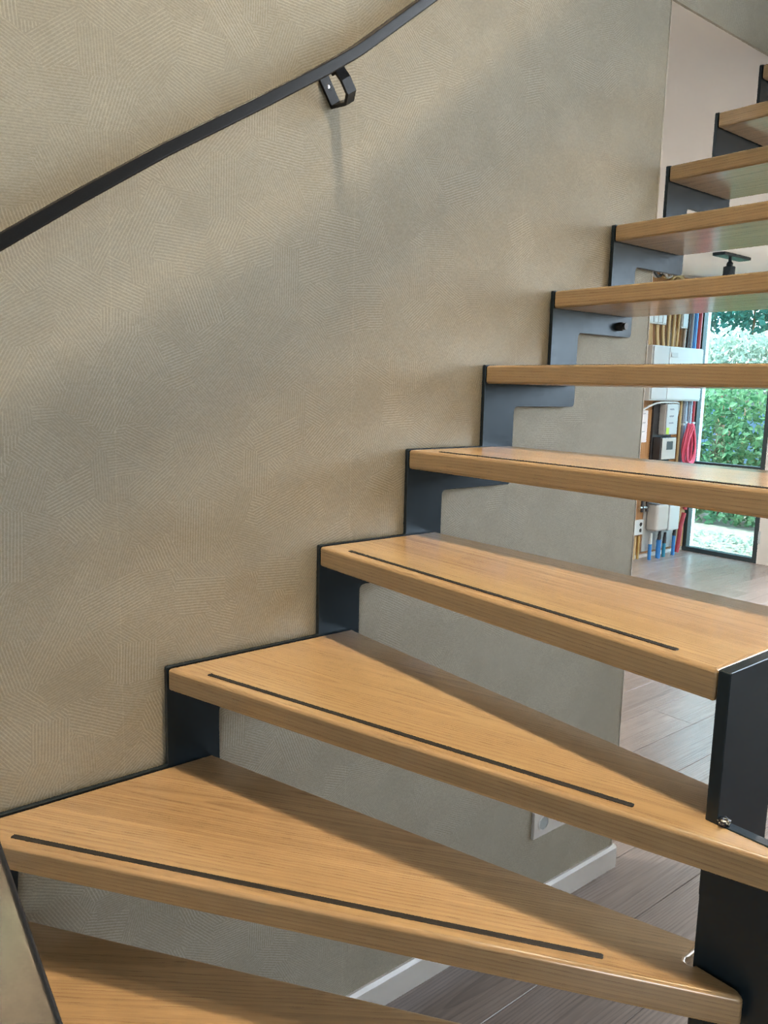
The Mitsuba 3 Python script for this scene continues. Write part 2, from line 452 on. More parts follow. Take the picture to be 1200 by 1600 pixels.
w1 = window(1, 1.985, 2.715, FLOOR, 0.96, 0.042, transom=-0.70)
obj('hinge', rounded_box(XW - 0.012, XW, 1.965, 1.985, -1.36, -1.25, 0.003, 2), 'white_plastic', parent=w1)
window(2, -0.75, 1.1, FLOOR + 0.02, 0.96, 0.05, mull=(0.17,))
window(3, -3.8, -1.05, 1.40, 2.45, 0.05, mull=(-2.4,), x=XBAY + 0.06)
window(5, -3.8, -2.75, -0.95, 0.85, 0.05, x=-3.085)
window(4, -3.9, -0.98, -0.05, 0.98, 0.03, mull=(), x=XBAY + 0.06)

# ------------------------------------------------------------------ staircase
ST = 'staircase'
labels[ST] = {'label': 'open riser staircase with oak treads carried by black steel stringers', 'category': 'staircase'}
TT = 0.042
YW = -0.0195        # treads begin here at the wall plate
YI = -0.892         # and end here at the inner plate (straight part)


def line_x(l, y):
    (xa, ya), (xb, yb) = l
    return xa + (xb - xa) * (y - ya) / (yb - ya)


def line_y(l, x):
    (xa, ya), (xb, yb) = l
    return ya + (yb - ya) * (x - xa) / (xb - xa)


def shift(l, d):
    (xa, ya), (xb, yb) = l
    t = np.array([xb - xa, yb - ya]); t /= np.linalg.norm(t)
    n = np.array([-t[1], t[0]])
    n = n if n[0] > 0 else -n
    return (xa + n[0] * d, ya + n[1] * d), (xb + n[0] * d, yb + n[1] * d)


LEFT = -0.858
fronts = {-7: ((LEFT, -0.89), (0, -1.09)), -6: ((LEFT, -0.615), (0, -1.055)), -5: ((LEFT, -0.26), (0, -1.02)), -4: ((-0.675, -0.018), (0, -0.991)),
          -3: ((-0.302, -0.018), (0, -1.06)), -2: ((0.034, -0.018), (0.004, -0.893)), -1: ((0.268, -0.018), (0.268, -0.9))}
for k in range(0, 7):
    fronts[k] = ((0.501 + 0.2338 * k, -0.018), (0.501 + 0.2338 * k, -0.9))
OVER = 0.085


def tread_poly(i):
    f = fronts[i]
    nxt = fronts.get(i + 1, ((0.501 + 0.2338 * 7, -0.018), (0.501 + 0.2338 * 7, -0.9)))
    b = shift(nxt, OVER if i < 6 else 0.0)
    notch = [(-0.003, -0.902), (-0.0075, -0.900), (-0.009, -0.896), (-0.0075, -0.892), (-0.002, -0.8895)]
    if i >= -2:
        pts = [(line_x(f, YW), YW), (line_x(f, YI), YI), (line_x(b, YI), YI), (line_x(b, YW), YW)]
        rad = [0.005, 0.004, 0.003, 0.003]
    elif i >= -4:
        y1 = line_y(f, -0.003)
        end = [(-0.003, y1)] if i == -3 else [(line_x(f, -0.972), -0.972), (-0.003, -0.956)]
        pts = [(line_x(f, YW), YW)] + end + notch + [(line_x(b, -0.8895), -0.8895), (line_x(b, YW), YW)]
        rad = [0.005] + ([0.002] if i == -3 else [0.006, 0.004]) + [0] * 5 + [0.003, 0.003]
    else:
        y1 = line_y(f, -0.003)
        pts = [(LEFT, line_y(f, LEFT)), (-0.003, y1)]
        if line_y(b, 0) > -0.9:
            pts += notch + [(line_x(b, -0.8895), -0.8895)]
        else:
            pts += [(-0.003, line_y(b, -0.003))]
        if line_y(b, LEFT) > YW:
            pts += [(line_x(b, YW), YW), (LEFT, YW)]
        else:
            pts += [(LEFT, line_y(b, LEFT))]
        rad = [0.004, 0.010] + [0] * (len(pts) - 2)
    return round_poly(pts, rad, 4)


for i in range(-7, 7):
    z = i * R_
    m = loft_plate(tread_poly(i), TT, 0.0065, 5)
    (xa, ya), (xb, yb) = fronts[i]
    d = np.array([xb - xa, yb - ya]); L = np.linalg.norm(d); d /= L
    nn = np.array([-d[1], d[0]])
    nn = nn if nn[0] > 0 else -nn
    rel = m.vertices[:, :2] - [xa, ya]
    uv = np.column_stack([rel @ d + 7.3 * (i + 9), rel @ nn + 1.77 * (i + 9)])
    m.apply_translation((0, 0, z))
    key = obj('tread', m, 'oak', smooth=True, uv=uv, parent=ST)
    # anti-slip strip let into the nosing
    s0, s1 = ((0.0735 + 0.025 * nn[1]) / abs(d[1]), (0.805 + 0.025 * nn[1]) / abs(d[1])) if i >= -4 else (0.06, L - 0.17)
    q = [np.array([xa, ya]) + d * s + nn * w for s, w in ((s0, 0.020), (s1, 0.020), (s1, 0.0295), (s0, 0.0295))]
    poly = round_poly(q, [0.0025] * 4, 3)
    strip = loft_plate(poly, 0.003, 0.0006, 2)
    strip.apply_translation((0, 0, z + 0.0012))
    obj('grip_strip', strip, 'black_rubber', parent=key)


def zigzag(fx, zs, band, run, x_left, x_right, z_end):
    """Stepped stringer outline: fx = front positions, zs = tread tops."""
    up, low = [], []
    for k, (x, z) in enumerate(zip(fx, zs)):
        x2 = fx[k + 1] if k + 1 < len(fx) else x_right
        up += [(x, z), (x2, z)]
        if k + 1 < len(fx):
            low += [(x + run, z - band), (x2 + run, z - band)]
        else:
            low += [(x + run, z - band), (x_right, z - band)]
    return up, low


PZ = 0.0015
idx = list(range(-4, 7))
fx = [line_x(fronts[i], -0.018) for i in idx]
up, low = zigzag(fx, [i * R_ + PZ for i in idx], 0.097, 0.106, 0, 2.138, 0)
za = -5 * R_ + PZ
top = [(-0.858, za), (fx[0], za)] + up
bot = low[::-1] + [(fx[0] + 0.095, za - 0.097), (-0.858, za - 0.097)]
pts = top + bot
ntop = len(top)
rad = []
for k, q in enumerate(pts):
    if k < ntop:
        rad.append(0.004 if k >= 2 and k % 2 == 0 else (0.004 if k % 2 and 0 < k < ntop - 1 else 0.0))
    elif k == ntop or k >= len(pts) - 1:
        rad.append(0.0)
    else:
        rad.append(0.012)
ws = obj('wall_stringer', to_xz(loft_plate(round_poly(pts, rad, 4), 0.010, 0.0006, 1), -0.018, 0.010), 'black_steel', parent=ST, smooth=30)
for bx, bz in ((1.012, 0.121),):
    obj('bolt', join(cyl((bx, -0.018, bz), (bx, -0.036, bz), 0.0115), cyl((bx, -0.036, bz), (bx, -0.044, bz), 0.009)), 'black_plastic', parent=ws, smooth=40)
for bx, bz in ((-0.40, -0.82), (0.42, -0.24), (1.35, 0.51), (2.0, 1.08)):   # standoffs between plate and wall
    obj('spacer', cyl((bx, -0.0085, bz), (bx, -0.0002, bz), 0.012, 12), 'black_steel', parent=ws)

# left stringer of the lower flight (along y)
yl = [line_y(fronts[i], LEFT) for i in (-7, -6, -5)]
pl = [(yl[0], FLOOR), (yl[0], -7 * R_ + PZ), (yl[1], -7 * R_ + PZ), (yl[1], -6 * R_ + PZ), (yl[2], -6 * R_ + PZ), (yl[2], -5 * R_ + PZ), (-0.008, -5 * R_ + PZ),
      (-0.008, -5 * R_ - 0.1), (yl[2] + 0.105, -5 * R_ - 0.1), (yl[2] + 0.105, -6 * R_ - 0.1), (yl[1] + 0.105, -6 * R_ - 0.1), (yl[1] + 0.105, -7 * R_ - 0.1), (yl[0] + 0.105, -7 * R_ - 0.1), (yl[0] + 0.105, FLOOR)]
obj('side_stringer', to_yz(loft_plate(round_poly(pl, [0] * 8 + [0.01] * 5 + [0], 4), 0.010, 0.0006, 1), LEFT - 0.002), 'black_steel', parent=ST, smooth=30)

# inner stringer: straight plate along x at y -0.895..-0.911 ...
idx = list(range(-2, 7))
fx = [0.0] + [fronts[i][0][0] for i in idx[1:]]
up, low = zigzag(fx, [i * R_ + PZ for i in idx], 0.097, 0.134, 0, 2.138, 0)
pts = [(0.0, -3 * R_ - 0.10)] + up + low[::-1] + [(0.134, -3 * R_ - 0.10)]
rad = [0.0] + [0.003] * len(up) + [0.0] + [0.014] * (len(low) - 1) + [0.0]
inn = obj('inner_stringer', to_xz(loft_plate(round_poly(pts, rad, 4), 0.016, 0.001, 1), -0.911, 0.016), 'black_steel', parent=ST, smooth=30)
# ... and the newel plate of the lower flight along y at x 0..0.016
pn = [(-0.896, FLOOR), (-0.896, -3 * R_ + PZ), (-1.09, -3 * R_ + PZ), (-1.09, -4 * R_ - 0.05), (-1.10, -4 * R_ - 0.05), (-1.10, -5 * R_ + PZ), (-1.115, -5 * R_ + PZ), (-1.115, -6 * R_ + PZ),
      (-1.135, -6 * R_ + PZ), (-1.135, -7 * R_ + PZ), (-1.165, -7 * R_ + PZ), (-1.165, FLOOR)]
newel = loft_plate(round_poly(pn, [0] * len(pn), 1), 0.016, 0.001, 1)
obj('newel_plate', to_yz(newel, 0.016), 'black_steel', parent=ST, smooth=30)
wb = trimesh.creation.icosphere(subdivisions=3, radius=1.0)
wv = wb.vertices * [0.009, 0.007, 0.006]
wv *= (0.75 + 0.5 * meshkit.noise(wb.vertices * 2.5 + 3))[:, None] if hasattr(meshkit, 'noise') else 1
wb = trimesh.Trimesh(wv + [0.006, -0.916, -3 * R_ + 0.004], wb.faces, process=False)
obj('weld_bead', wb, 'weld', parent=inn, smooth=True, label='shiny rough weld bead')

# ------------------------------------------------------------------ handrail
HR = 'handrail'
labels[HR] = {'label': 'black steel bar handrail climbing the papered wall above the stairs', 'category': 'handrail'}
RY = -0.055       # the rail's centre stands this far off the wall
arc = [(-0.833 + 0.05 * (1 - math.cos(a)), RY - 0.05 + 0.05 * math.sin(a)) for a in np.linspace(0, math.pi / 2, 7)]
path = [(-0.833, -1.12, -0.322), (-0.833, -1.03, -0.282), (-0.833, -0.99, -0.2645), (-0.833, -0.6, -0.115), (-0.833, -0.45, -0.075)]
path += [(x, y, -0.075 + 0.04 * k / 6) for k, (x, y) in enumerate(arc)]
path += [(-0.74, RY, 0.0165), (-0.5603, RY, 0.1395), (-0.4479, RY, 0.2183), (-0.3125, RY, 0.3095), (-0.1353, RY, 0.4207), (-0.0023, RY, 0.5061), (0.0547, RY, 0.5454),
         (0.0710, RY, 0.557), (0.0850, RY, 0.5676), (0.0991, RY, 0.5788), (0.2517, RY, 0.7020), (0.60, RY, 0.983), (2.0, RY, 2.113)]
obj('rail', sweep_rect(path, 0.036, 0.0215, 0.0035, 4), 'rail_steel', parent=HR, smooth=35)


def bracket(x, z, slope, label=None):
    th = math.atan(slope)
    t = np.array([math.cos(th), 0, math.sin(th)]); n = np.array([-math.sin(th), 0, math.cos(th)]); o = np.array([0, -1.0, 0])
    c = np.array([x, 0, z])
    prof = np.array([(0.0032, -0.012), (0.0032, -0.064), (0.044, -0.068), (0.060, -0.054), (0.060, -0.030), (0.055, -0.0135), (0.042, -0.0135)])
    th_ = 0.006
    # open profile -> band of thickness th_
    from shapely.geometry import LineString
    band = LineString(prof).buffer(th_ / 2, cap_style=2, join_style=2)
    pp = np.array(band.exterior.coords)[:-1]
    m = loft_plate(pp, 0.024, 0.0008, 1)
    v = m.vertices
    w = c + v[:, :1] * o + v[:, 1:2] * n + (v[:, 2:] + 0.012) * t
    b = trimesh.Trimesh(w, m.faces, process=False)
    if b.volume < 0:
        b.invert()
    k = obj('bracket', b, 'rail_steel', parent=HR, label=label)
    s = c + n * -0.030
    scr = trimesh.creation.icosphere(subdivisions=2, radius=1.0)
    sv = s + scr.vertices[:, :1] * 0.0062 * t + scr.vertices[:, 1:2] * 0.0062 * n + (0.004 + scr.vertices[:, 2:] * 0.003) * o
    obj('screw', trimesh.Trimesh(sv, scr.faces, process=False), 'screw_metal', parent=k, smooth=True)


bracket(0.034, 0.5315, 0.69)
bracket(1.5, 1.709, 0.807)
bracket(-0.70, 0.044, 0.685)
obj('post', rounded_box(-0.848, -0.818, -1.125, -1.095, FLOOR, -0.325, 0.004, 3), 'rail_steel', parent=HR)

# ------------------------------------------------------------------ socket on the papered wall
so = name('power_socket')
labels[so] = {'label': 'white double wall socket low on the papered wall beneath the stairs', 'category': 'socket'}
sx, sz = 0.781, -1.306
obj('cover_plate', rounded_box(sx, sx + 0.152, -0.011, 0.0, sz, sz + 0.081, 0.003, 3), 'white_lacquer', parent=so)
for q in (0.040, 0.112):
    cx, cz = sx + q, sz + 0.0405
    ring = trimesh.creation.annulus(r_min=0.0195, r_max=0.0225, height=0.003, sections=32)
    ring.apply_transform(trimesh.transformations.rotation_matrix(math.pi / 2, [1, 0, 0])); ring.apply_translation((cx, -0.0122, cz))
    obj('socket_rim', ring, 'white_lacquer', parent=so)
    obj('socket_well', cyl((cx, -0.0117, cz), (cx, -0.008, cz), 0.0195, 24), 'pale_grey', parent=so)

# ------------------------------------------------------------------ ceiling spotlight
sp = name('ceiling_spotlight')
labels[sp] = {'label': 'black cylinder spotlight hanging from a rectangular plate on the white ceiling', 'category': 'lamp'}
obj('base_plate', rounded_box(4.99, 5.39, 1.865, 1.965, CEIL - 0.022, CEIL + 0.001, 0.004, 2), 'black_steel', parent=sp)
lx, ly = 5.165, 1.915
obj('swivel_joint', join(cyl((lx, ly, CEIL - 0.02), (lx, ly, CEIL - 0.075), 0.012, 12), trimesh.creation.icosphere(subdivisions=2, radius=0.024).apply_translation((lx, ly, CEIL - 0.07))), 'black_steel', parent=sp, smooth=40)
obj('lamp_body', cyl((lx, ly, CEIL - 0.09), (lx - 0.012, ly, CEIL - 0.265), 0.043, 28), 'black_steel', parent=sp, smooth=40)
lens = trimesh.creation.cylinder(radius=0.041, height=0.012, sections=28).apply_translation((lx - 0.0125, ly, CEIL - 0.272))
k = obj('lens', lens, 'white_plastic', parent=sp)
scene[k]['emitter'] = {'type': 'area', 'radiance': {'type': 'rgb', 'value': [3.0, 2.6, 1.95]}}


# ------------------------------------------------------------------ lamps that light the stairs (above and behind the camera)
def ceiling_lamp(x, y, z, r, power, color, label):
    t = name('recessed_lamp')
    labels[t] = {'label': label, 'category': 'lamp'}
    ring = trimesh.creation.annulus(r_min=r + 0.001, r_max=r + 0.018, height=0.012, sections=32)
    ring.apply_translation((x, y, z - 0.006))
    obj('rim', ring, 'white_plastic', parent=t)
    d = trimesh.creation.cylinder(radius=r, height=0.006, sections=32).apply_translation((x, y, z - 0.004))
    k = obj('diffuser', d, 'white_plastic', parent=t)
    a = math.pi * r * r
    scene[k]['emitter'] = {'type': 'area', 'radiance': {'type': 'rgb', 'value': [power * c / (math.pi * a) for c in color]}}


def downlight(x, y, z, r, recess, power, color, label):
    """Surface mounted cylinder lamp; its disc sits deep in the tube, which makes the beam narrow."""
    t = name('downlight')
    labels[t] = {'label': label, 'category': 'lamp'}
    a = np.linspace(0, 2 * math.pi, 33)[:-1]
    ro, ri = r + 0.018, r + 0.010
    prof = [(0.0, z), (ro, z), (ro, z - recess - 0.02), (ri, z - recess - 0.02), (ri, z - 0.012), (0.0, z - 0.012)]
    tube_ = trimesh.creation.revolve(np.array(prof)[::-1], sections=32)
    tube_.apply_translation((x, y, 0))
    obj('housing', tube_, 'black_rubber', parent=t)
    d = trimesh.creation.cylinder(radius=r, height=0.006, sections=32).apply_translation((x, y, z - 0.016))
    k = obj('lamp_disc', d, 'white_plastic', parent=t)
    scene[k]['emitter'] = {'type': 'area', 'radiance': {'type': 'rgb', 'value': [power * c / (math.pi * math.pi * r * r) for c in color]}}


WARM = (1.0, 0.73, 0.44)
downlight(-0.20, -0.48, UPC, 0.12, 0.30, LAMP * 0.82, WARM, 'black cylinder downlight over the turn of the stairs, nearer the papered wall')
downlight(-0.12, -1.45, UPC, 0.12, 0.30, LAMP * 0.18, WARM, 'black cylinder downlight over the foot of the stairs, away from the papered wall')
for lx_, ly_, k_, lab in ((4.9, 0.7, 0.45, 'recessed lamp in the white ceiling near the right hand window wall'), (4.0, 0.45, 1.0, 'recessed lamp in the white ceiling behind the stairs'), (0.2, 1.4, 1.3, 'recessed lamp in the white ceiling behind the papered wall')):
    ceiling_lamp(lx_, ly_, CEIL, 0.07, ROOM * k_, (1.0, 0.92, 0.83), lab)
ceiling_lamp(-1.9, -2.4, CEIL, 0.09, FILL, (1.0, 0.88, 0.72), 'recessed lamp in the lower ceiling behind the foot of the stairs')

# ------------------------------------------------------------------ utility corner
pb = obj('backboard', box(4.95, 6.185, WY - 0.018, WY - 0.0005, -1.5, 0.97), 'plywood', label='tall brown plywood backboard on the side wall carrying all the meters', category='board')


def fbox(x0, x1, z0, z1, depth, mat, key=None, back=0.018, **kw):
    return obj(key, rounded_box(x0, x1, WY - back - depth, WY - back, z0, z1, 0.004, 2), mat, **kw)


YB = WY - 0.018
# fuse cabinet
t = name('fuse_cabinet')
labels[t] = {'label': 'wide white fuse cabinet with two doors mounted beside the window', 'category': 'cabinet'}
fbox(5.285, 6.10, -0.118, 0.352, 0.10, 'white_plastic', 'body', parent=t)
YF = YB - 0.10
for a, b in ((5.295, 5.532), (5.538, 6.09)):
    k = obj('door', rounded_box(a, b, YF - 0.012, YF - 0.0005, -0.108, 0.342, 0.004, 2), 'pale_grey' if a < 5.4 else 'white_plastic', parent=t)
    if a > 5.4:
        obj('latch', rounded_box(5.56, 5.66, YF - 0.018, YF - 0.012, 0.26, 0.30, 0.002, 2), 'pale_grey', parent=k)
# small devices above it
t = name('junction_box')
labels[t] = {'label': 'pale ribbed connection box above the cream conduits, left of the grey one', 'category': 'junction box'}
fbox(5.20, 5.556, 0.535, 0.66, 0.045, 'white_plastic', 'body', parent=t)
for q in range(5):
    fbox(5.215 + q * 0.068, 5.215 + q * 0.068 + 0.058, 0.545, 0.65, 0.052, 'white_plastic', 'module', parent=t)
t = name('junction_box')
labels[t] = {'label': 'small upright pale box above the fuse cabinet, between conduits and blue pipe', 'category': 'junction box'}
fbox(5.80, 5.905, 0.525, 0.70, 0.045, 'white_plastic', 'body', parent=t)
fbox(5.81, 5.895, 0.535, 0.69, 0.052, 'pale_grey', 'cover', parent=t)
# cream conduits
for q in range(12):
    x = 5.25 + q * 0.055 if q < 4 else 5.46 + (q - 4) * 0.0435
    zt = 0.530 if x < 5.58 else 0.972
    bend = 0.05 * math.sin(q * 0.35)
    pth = [(x + bend * (1 - s) ** 2 * 0.6, YB - 0.024 - 0.018 * (q % 2), 0.354 + s * (zt - 0.354)) for s in np.linspace(0, 1, 10)]
    obj(name('conduit'), tube(pth, 0.0115, 8), 'cream_tube', smooth=50, label='thin cream conduit running up from the top of the white fuse cabinet', category='conduit', group='cream conduits above the fuse cabinet')
for q, (x, mat, lab, cat) in enumerate([(5.885, 'grey_plastic', 'light grey conduit rising from the fuse cabinet, nearest the small upright box', 'conduit'), (5.94, 'black_plastic', 'black conduit rising from the fuse cabinet beside the grey pipe', 'conduit'),
                                        (5.985, 'grey_pipe', 'thick dark grey pipe above the fuse cabinet, left of the blue pipe', 'pipe')]):
    zt = 0.52 if q == 0 else 0.96
    obj(name(cat), tube([(x, YB - 0.03, 0.353), (x + 0.003, YB - 0.03, 0.45), (x + 0.006, YB - 0.03, zt)], 0.014 if q < 2 else 0.022, 10), mat, smooth=50, label=lab, category=cat)
obj(name('pipe'), tube([(6.045, YB - 0.03, 0.353), (6.052, YB - 0.03, 0.96)], 0.026, 12), 'blue_pipe', smooth=50, label='bright blue vertical pipe above the fuse cabinet', category='pipe')
obj(name('pipe'), tube([(6.115, YB - 0.03, 0.353), (6.122, YB - 0.03, 0.96)], 0.027, 12), 'red_pipe', smooth=50, label='dark red vertical pipe above the fuse cabinet next to the window frame', category='pipe')
# pipes below the cabinet
for x, mat, r, lab in ((5.93, 'cream_tube', 0.0125, 'thin cream pipe below the fuse cabinet, leftmost of the bundle'), (5.972, 'grey_pipe', 0.015, 'slim slate grey pipe below the fuse cabinet beside the cream one'), (6.014, 'pale_blue_pipe', 0.015, 'pale blue pipe below the fuse cabinet with white clips, left one'),
                       (6.056, 'grey_pipe', 0.0165, 'thick slate grey pipe below the fuse cabinet between two pale blue pipes'), (6.099, 'pale_blue_pipe', 0.015, 'pale blue pipe below the fuse cabinet next to the red pipe'), (6.143, 'red_pipe', 0.0185, 'red pipe below the fuse cabinet next to the window frame')):
    k = name('pipe')
    labels[k] = {'label': lab, 'category': 'pipe'}
    obj('tube', tube([(x, YB - 0.024, -0.119), (x, YB - 0.024, -0.90 if x < 6.12 else -1.14)], r, 10), mat, parent=k, smooth=50)
    if x > 5.95:
        obj('clip', rounded_box(x - r - 0.003, x + r + 0.003, YB - 0.046, YB, -0.345 + 0.02 * math.sin(x * 40), -0.325 + 0.02 * math.sin(x * 40), 0.003, 1), 'white_plastic', parent=k)
# white cable under the cabinet
obj(name('cable'), tube([(5.12, YB - 0.02, -0.28), (5.22, YB - 0.06, -0.215), (5.33, YB - 0.08, -0.165), (5.42, YB - 0.09, -0.140), (5.50, YB - 0.09, -0.1325), (5.58, YB - 0.09, -0.1315), (5.66, YB - 0.09, -0.1315), (5.74, YB - 0.085, -0.132), (5.79, YB - 0.08, -0.136), (5.835, YB - 0.06, -0.18), (5.845, YB - 0.04, -0.26)], 0.009, 8), 'white_plastic', smooth=50,
    label='white cable arching below the fuse cabinet above the inverter', category='cable')
# notice
t = name('notice')
labels[t] = {'label': 'white printed sheet pinned to the brown backboard left of the inverter', 'category': 'notice'}
obj('sheet', box(5.15, 5.435, YB - 0.006, YB, -0.485, -0.205), 'paper_white', parent=t)
for q in range(9):
    obj('print_line', box(5.18, 5.40 - 0.05 * (q % 3), YB - 0.0068, YB - 0.006, -0.238 - q * 0.026, -0.231 - q * 0.026), 'ink_grey', parent=t)
# black mounting panel
obj(name('mounting_panel'), rounded_box(5.50, 5.80, YB - 0.022, YB, -0.70, -0.135, 0.003, 1), 'black_plastic', label='black mounting panel on the backboard behind the inverter', category='panel')
# inverter
t = name('inverter')
labels[t] = {'label': 'grey boxed inverter with round marks on its front, under the fuse cabinet', 'category': 'inverter'}
obj('body', rounded_box(5.585, 5.775, YB - 0.085, YB - 0.0225, -0.42, -0.145, 0.006, 2), 'grey_plastic', parent=t)
fx_ = YB - 0.085
fr = obj('front_cover', rounded_box(5.59, 5.77, fx_ - 0.012, fx_ - 0.0005, -0.415, -0.15, 0.004, 2), 'pale_grey', parent=t)
for zz in (-0.20, -0.26, -0.32):
    obj('marking', box(5.63, 5.70, fx_ - 0.0128, fx_ - 0.012, zz, zz + 0.014), 'ink_grey', parent=fr)
obj('sticker', box(5.592, 5.64, fx_ - 0.0129, fx_ - 0.012, -0.412, -0.355), 'green_sticker', parent=t, label='bright green sticker')
t = name('meter_box')
labels[t] = {'label': 'black and grey meter box with a dark display below the inverter', 'category': 'meter'}
obj('body', rounded_box(5.515, 5.76, YB - 0.10, YB - 0.0225, -0.64, -0.44, 0.005, 2), 'black_plastic', parent=t)
obj('face', rounded_box(5.53, 5.755, YB - 0.108, YB - 0.1005, -0.635, -0.445, 0.004, 2), 'grey_plastic', parent=t)
obj('display', box(5.60, 5.70, YB - 0.1095, YB - 0.108, -0.55, -0.475), 'black_plastic', parent=t)
# coil of pink cable: one continuous cable hung in loops
pp = []
for q in range(7):
    for a in np.linspace(0, 2 * math.pi, 25)[:-1]:
        w_, h_ = 0.085 + 0.006 * (q % 3), 0.165 + 0.012 * ((q * 2) % 3)
        lean = 0.03 * math.sin(q * 1.9)
        sx_ = math.sin(a)
        zz = math.cos(a)
        taper = 0.35 + 0.65 * (0.5 - 0.5 * zz)
        pp.append((5.985 + lean * (1 - zz) * 0.5 + sx_ * w_ * taper, YB - 0.075 - 0.010 * q + 0.004 * math.sin(a * 3 + q), -0.51 + zz * h_))
obj(name('cable_coil'), tube(pp, 0.010, 7), 'pink_cable', smooth=50, label='pink red cable coiled in loops hanging beside the meter box', category='cable coil')
# lower fittings
t = name('outlet_box')
labels[t] = {'label': 'small white outlet box low on the backboard by the end of the papered wall', 'category': 'outlet'}
obj('body', rounded_box(5.27, 5.445, YB - 0.035, YB, -1.31, -1.175, 0.004, 2), 'white_plastic', parent=t)
for zz in (-1.215, -1.27):
    obj('contact_well', cyl((5.40, YB - 0.037, zz), (5.40, YB - 0.03, zz), 0.018, 16), 'black_plastic', parent=t)
t = name('water_unit')
labels[t] = {'label': 'grey and white water unit on the backboard above the blue valves', 'category': 'appliance'}
obj('tank', rounded_box(5.50, 5.70, YB - 0.13, YB - 0.0125, -1.285, -1.03, 0.03, 4), 'grey_plastic', parent=t, smooth=40)
obj('casing', rounded_box(5.70, 5.872, YB - 0.13, YB - 0.0125, -1.29, -1.06, 0.01, 3), 'white_plastic', parent=t)
obj('lid', rounded_box(5.49, 5.88, YB - 0.135, YB - 0.0125, -1.029, -1.005, 0.006, 2), 'pale_blue_pipe', parent=t)
t = name('pipe_manifold')
labels[t] = {'label': 'chromed pipe tee with black fittings left of the water unit', 'category': 'fitting'}
obj('pipe', tube([(5.34, YB - 0.05, -1.06), (5.485, YB - 0.05, -1.065)], 0.012, 10), 'screw_metal', parent=t, smooth=50)
for x in (5.38, 5.455):
    obj('riser', tube([(x, YB - 0.05, -0.90), (x, YB - 0.05, -1.10)], 0.014, 10), 'black_plastic', parent=t, smooth=50)
obj(name('board_panel'), rounded_box(5.475, 6.00, YB - 0.012, YB, -1.48, -0.93, 0.003, 1), 'grey_plastic', label='grey metal panel at the bottom of the backboard behind the blue valves', category='panel')
for x, z0, z1, mat, top_, lab, cat in ((5.515, -1.54, -1.37, 'blue_pipe', 'white_plastic', 'short blue water pipe with white top, left of the two blue valves', 'pipe'),
                                       (5.655, -1.54, -1.345, 'blue_pipe', 'black_plastic', 'thick blue valve with black cap at floor level under the water unit', 'valve'),
                                       (5.745, -1.53, -1.385, 'teal_handle', 'black_plastic', 'slim blue valve with black cap beside the thicker one', 'valve'),
                                       (5.905, -1.52, -1.33, 'blue_pipe', 'black_plastic', 'blue valve stem right of the water unit next to the red hose', 'valve')):
    t = name('water_' + cat)
    labels[t] = {'label': lab, 'category': cat}
    y = YB - 0.07
    obj('barrel', tube([(x, y, FLOOR + 0.0005), (x, y, z1 - 0.03)], 0.022 if x == 5.655 else 0.016, 10), mat, parent=t, smooth=50)
    obj('cap', tube([(x, y, z1 - 0.031), (x + 0.004, y, z1), (x + 0.008, y, z1 + 0.07)], [0.018, 0.016, 0.012], 10), top_, parent=t, smooth=50)
obj(name('hose'), tube([(6.085, YB - 0.05, -1.165), (6.04, YB - 0.05, -1.3), (6.01, YB - 0.06, -1.42), (5.985, YB - 0.06, -1.53)], 0.021, 10), 'red_pipe', smooth=50, label='dark red hose slanting down to the floor right of the water unit', category='hose')
obj(name('pipe'), tube([(5.385, YB - 0.03, -1.32), (5.39, YB - 0.03, -1.53)], 0.013, 10), 'brass', smooth=50, label='short brass pipe running down from the small white outlet box', category='pipe')
obj(name('pipe'), tube([(5.335, YB - 0.03, -1.32), (5.33, YB - 0.03, -1.53)], 0.011, 10), 'cream_tube', smooth=50, label='cream conduit running down beside the short brass pipe', category='pipe')
# cables bunched under the ceiling at the top of the board
for q, (x0, x1, mat) in enumerate(((5.24, 5.40, 'grey_plastic'), (5.30, 5.46, 'black_plastic'), (5.45, 5.62, 'cream_tube'), (5.55, 5.78, 'cream_tube'), (5.36, 5.53, 'grey_plastic'))):
    c = ('grey', 'black', 'cream', 'cream', 'grey')[q]
    xs = np.linspace(x0, x1, 9)
    pth = [(x, YB - 0.03 - 0.012 * q, 0.945 + 0.018 * math.sin(q * 1.7 + s * 6)) for s, x in zip(np.linspace(0, 1, 9), xs)]
    obj(name('ceiling_cable'), tube(pth, 0.012, 7), mat, smooth=50, category='cable', label=('grey cable under the ceiling at the left top of the backboard', 'black cable among the bunch under the ceiling at the top of the backboard', 'cream cable under the ceiling in the middle of the top of the backboard',
                                                              'cream cable under the ceiling at the right top of the backboard', 'grey cable crossing the black one under the ceiling at the backboard')[q])

# ------------------------------------------------------------------ garden
obj('ground', join(box(XW + 0.2, 40, YBAY - 0.1, 25, FLOOR - 0.3, FLOOR - 0.04), box(XBAY + 0.2, 40, -25, YBAY - 0.1, FLOOR - 0.3, FLOOR - 0.04)), 'garden_soil', kind='structure')
nr = np.random.default_rng(3)


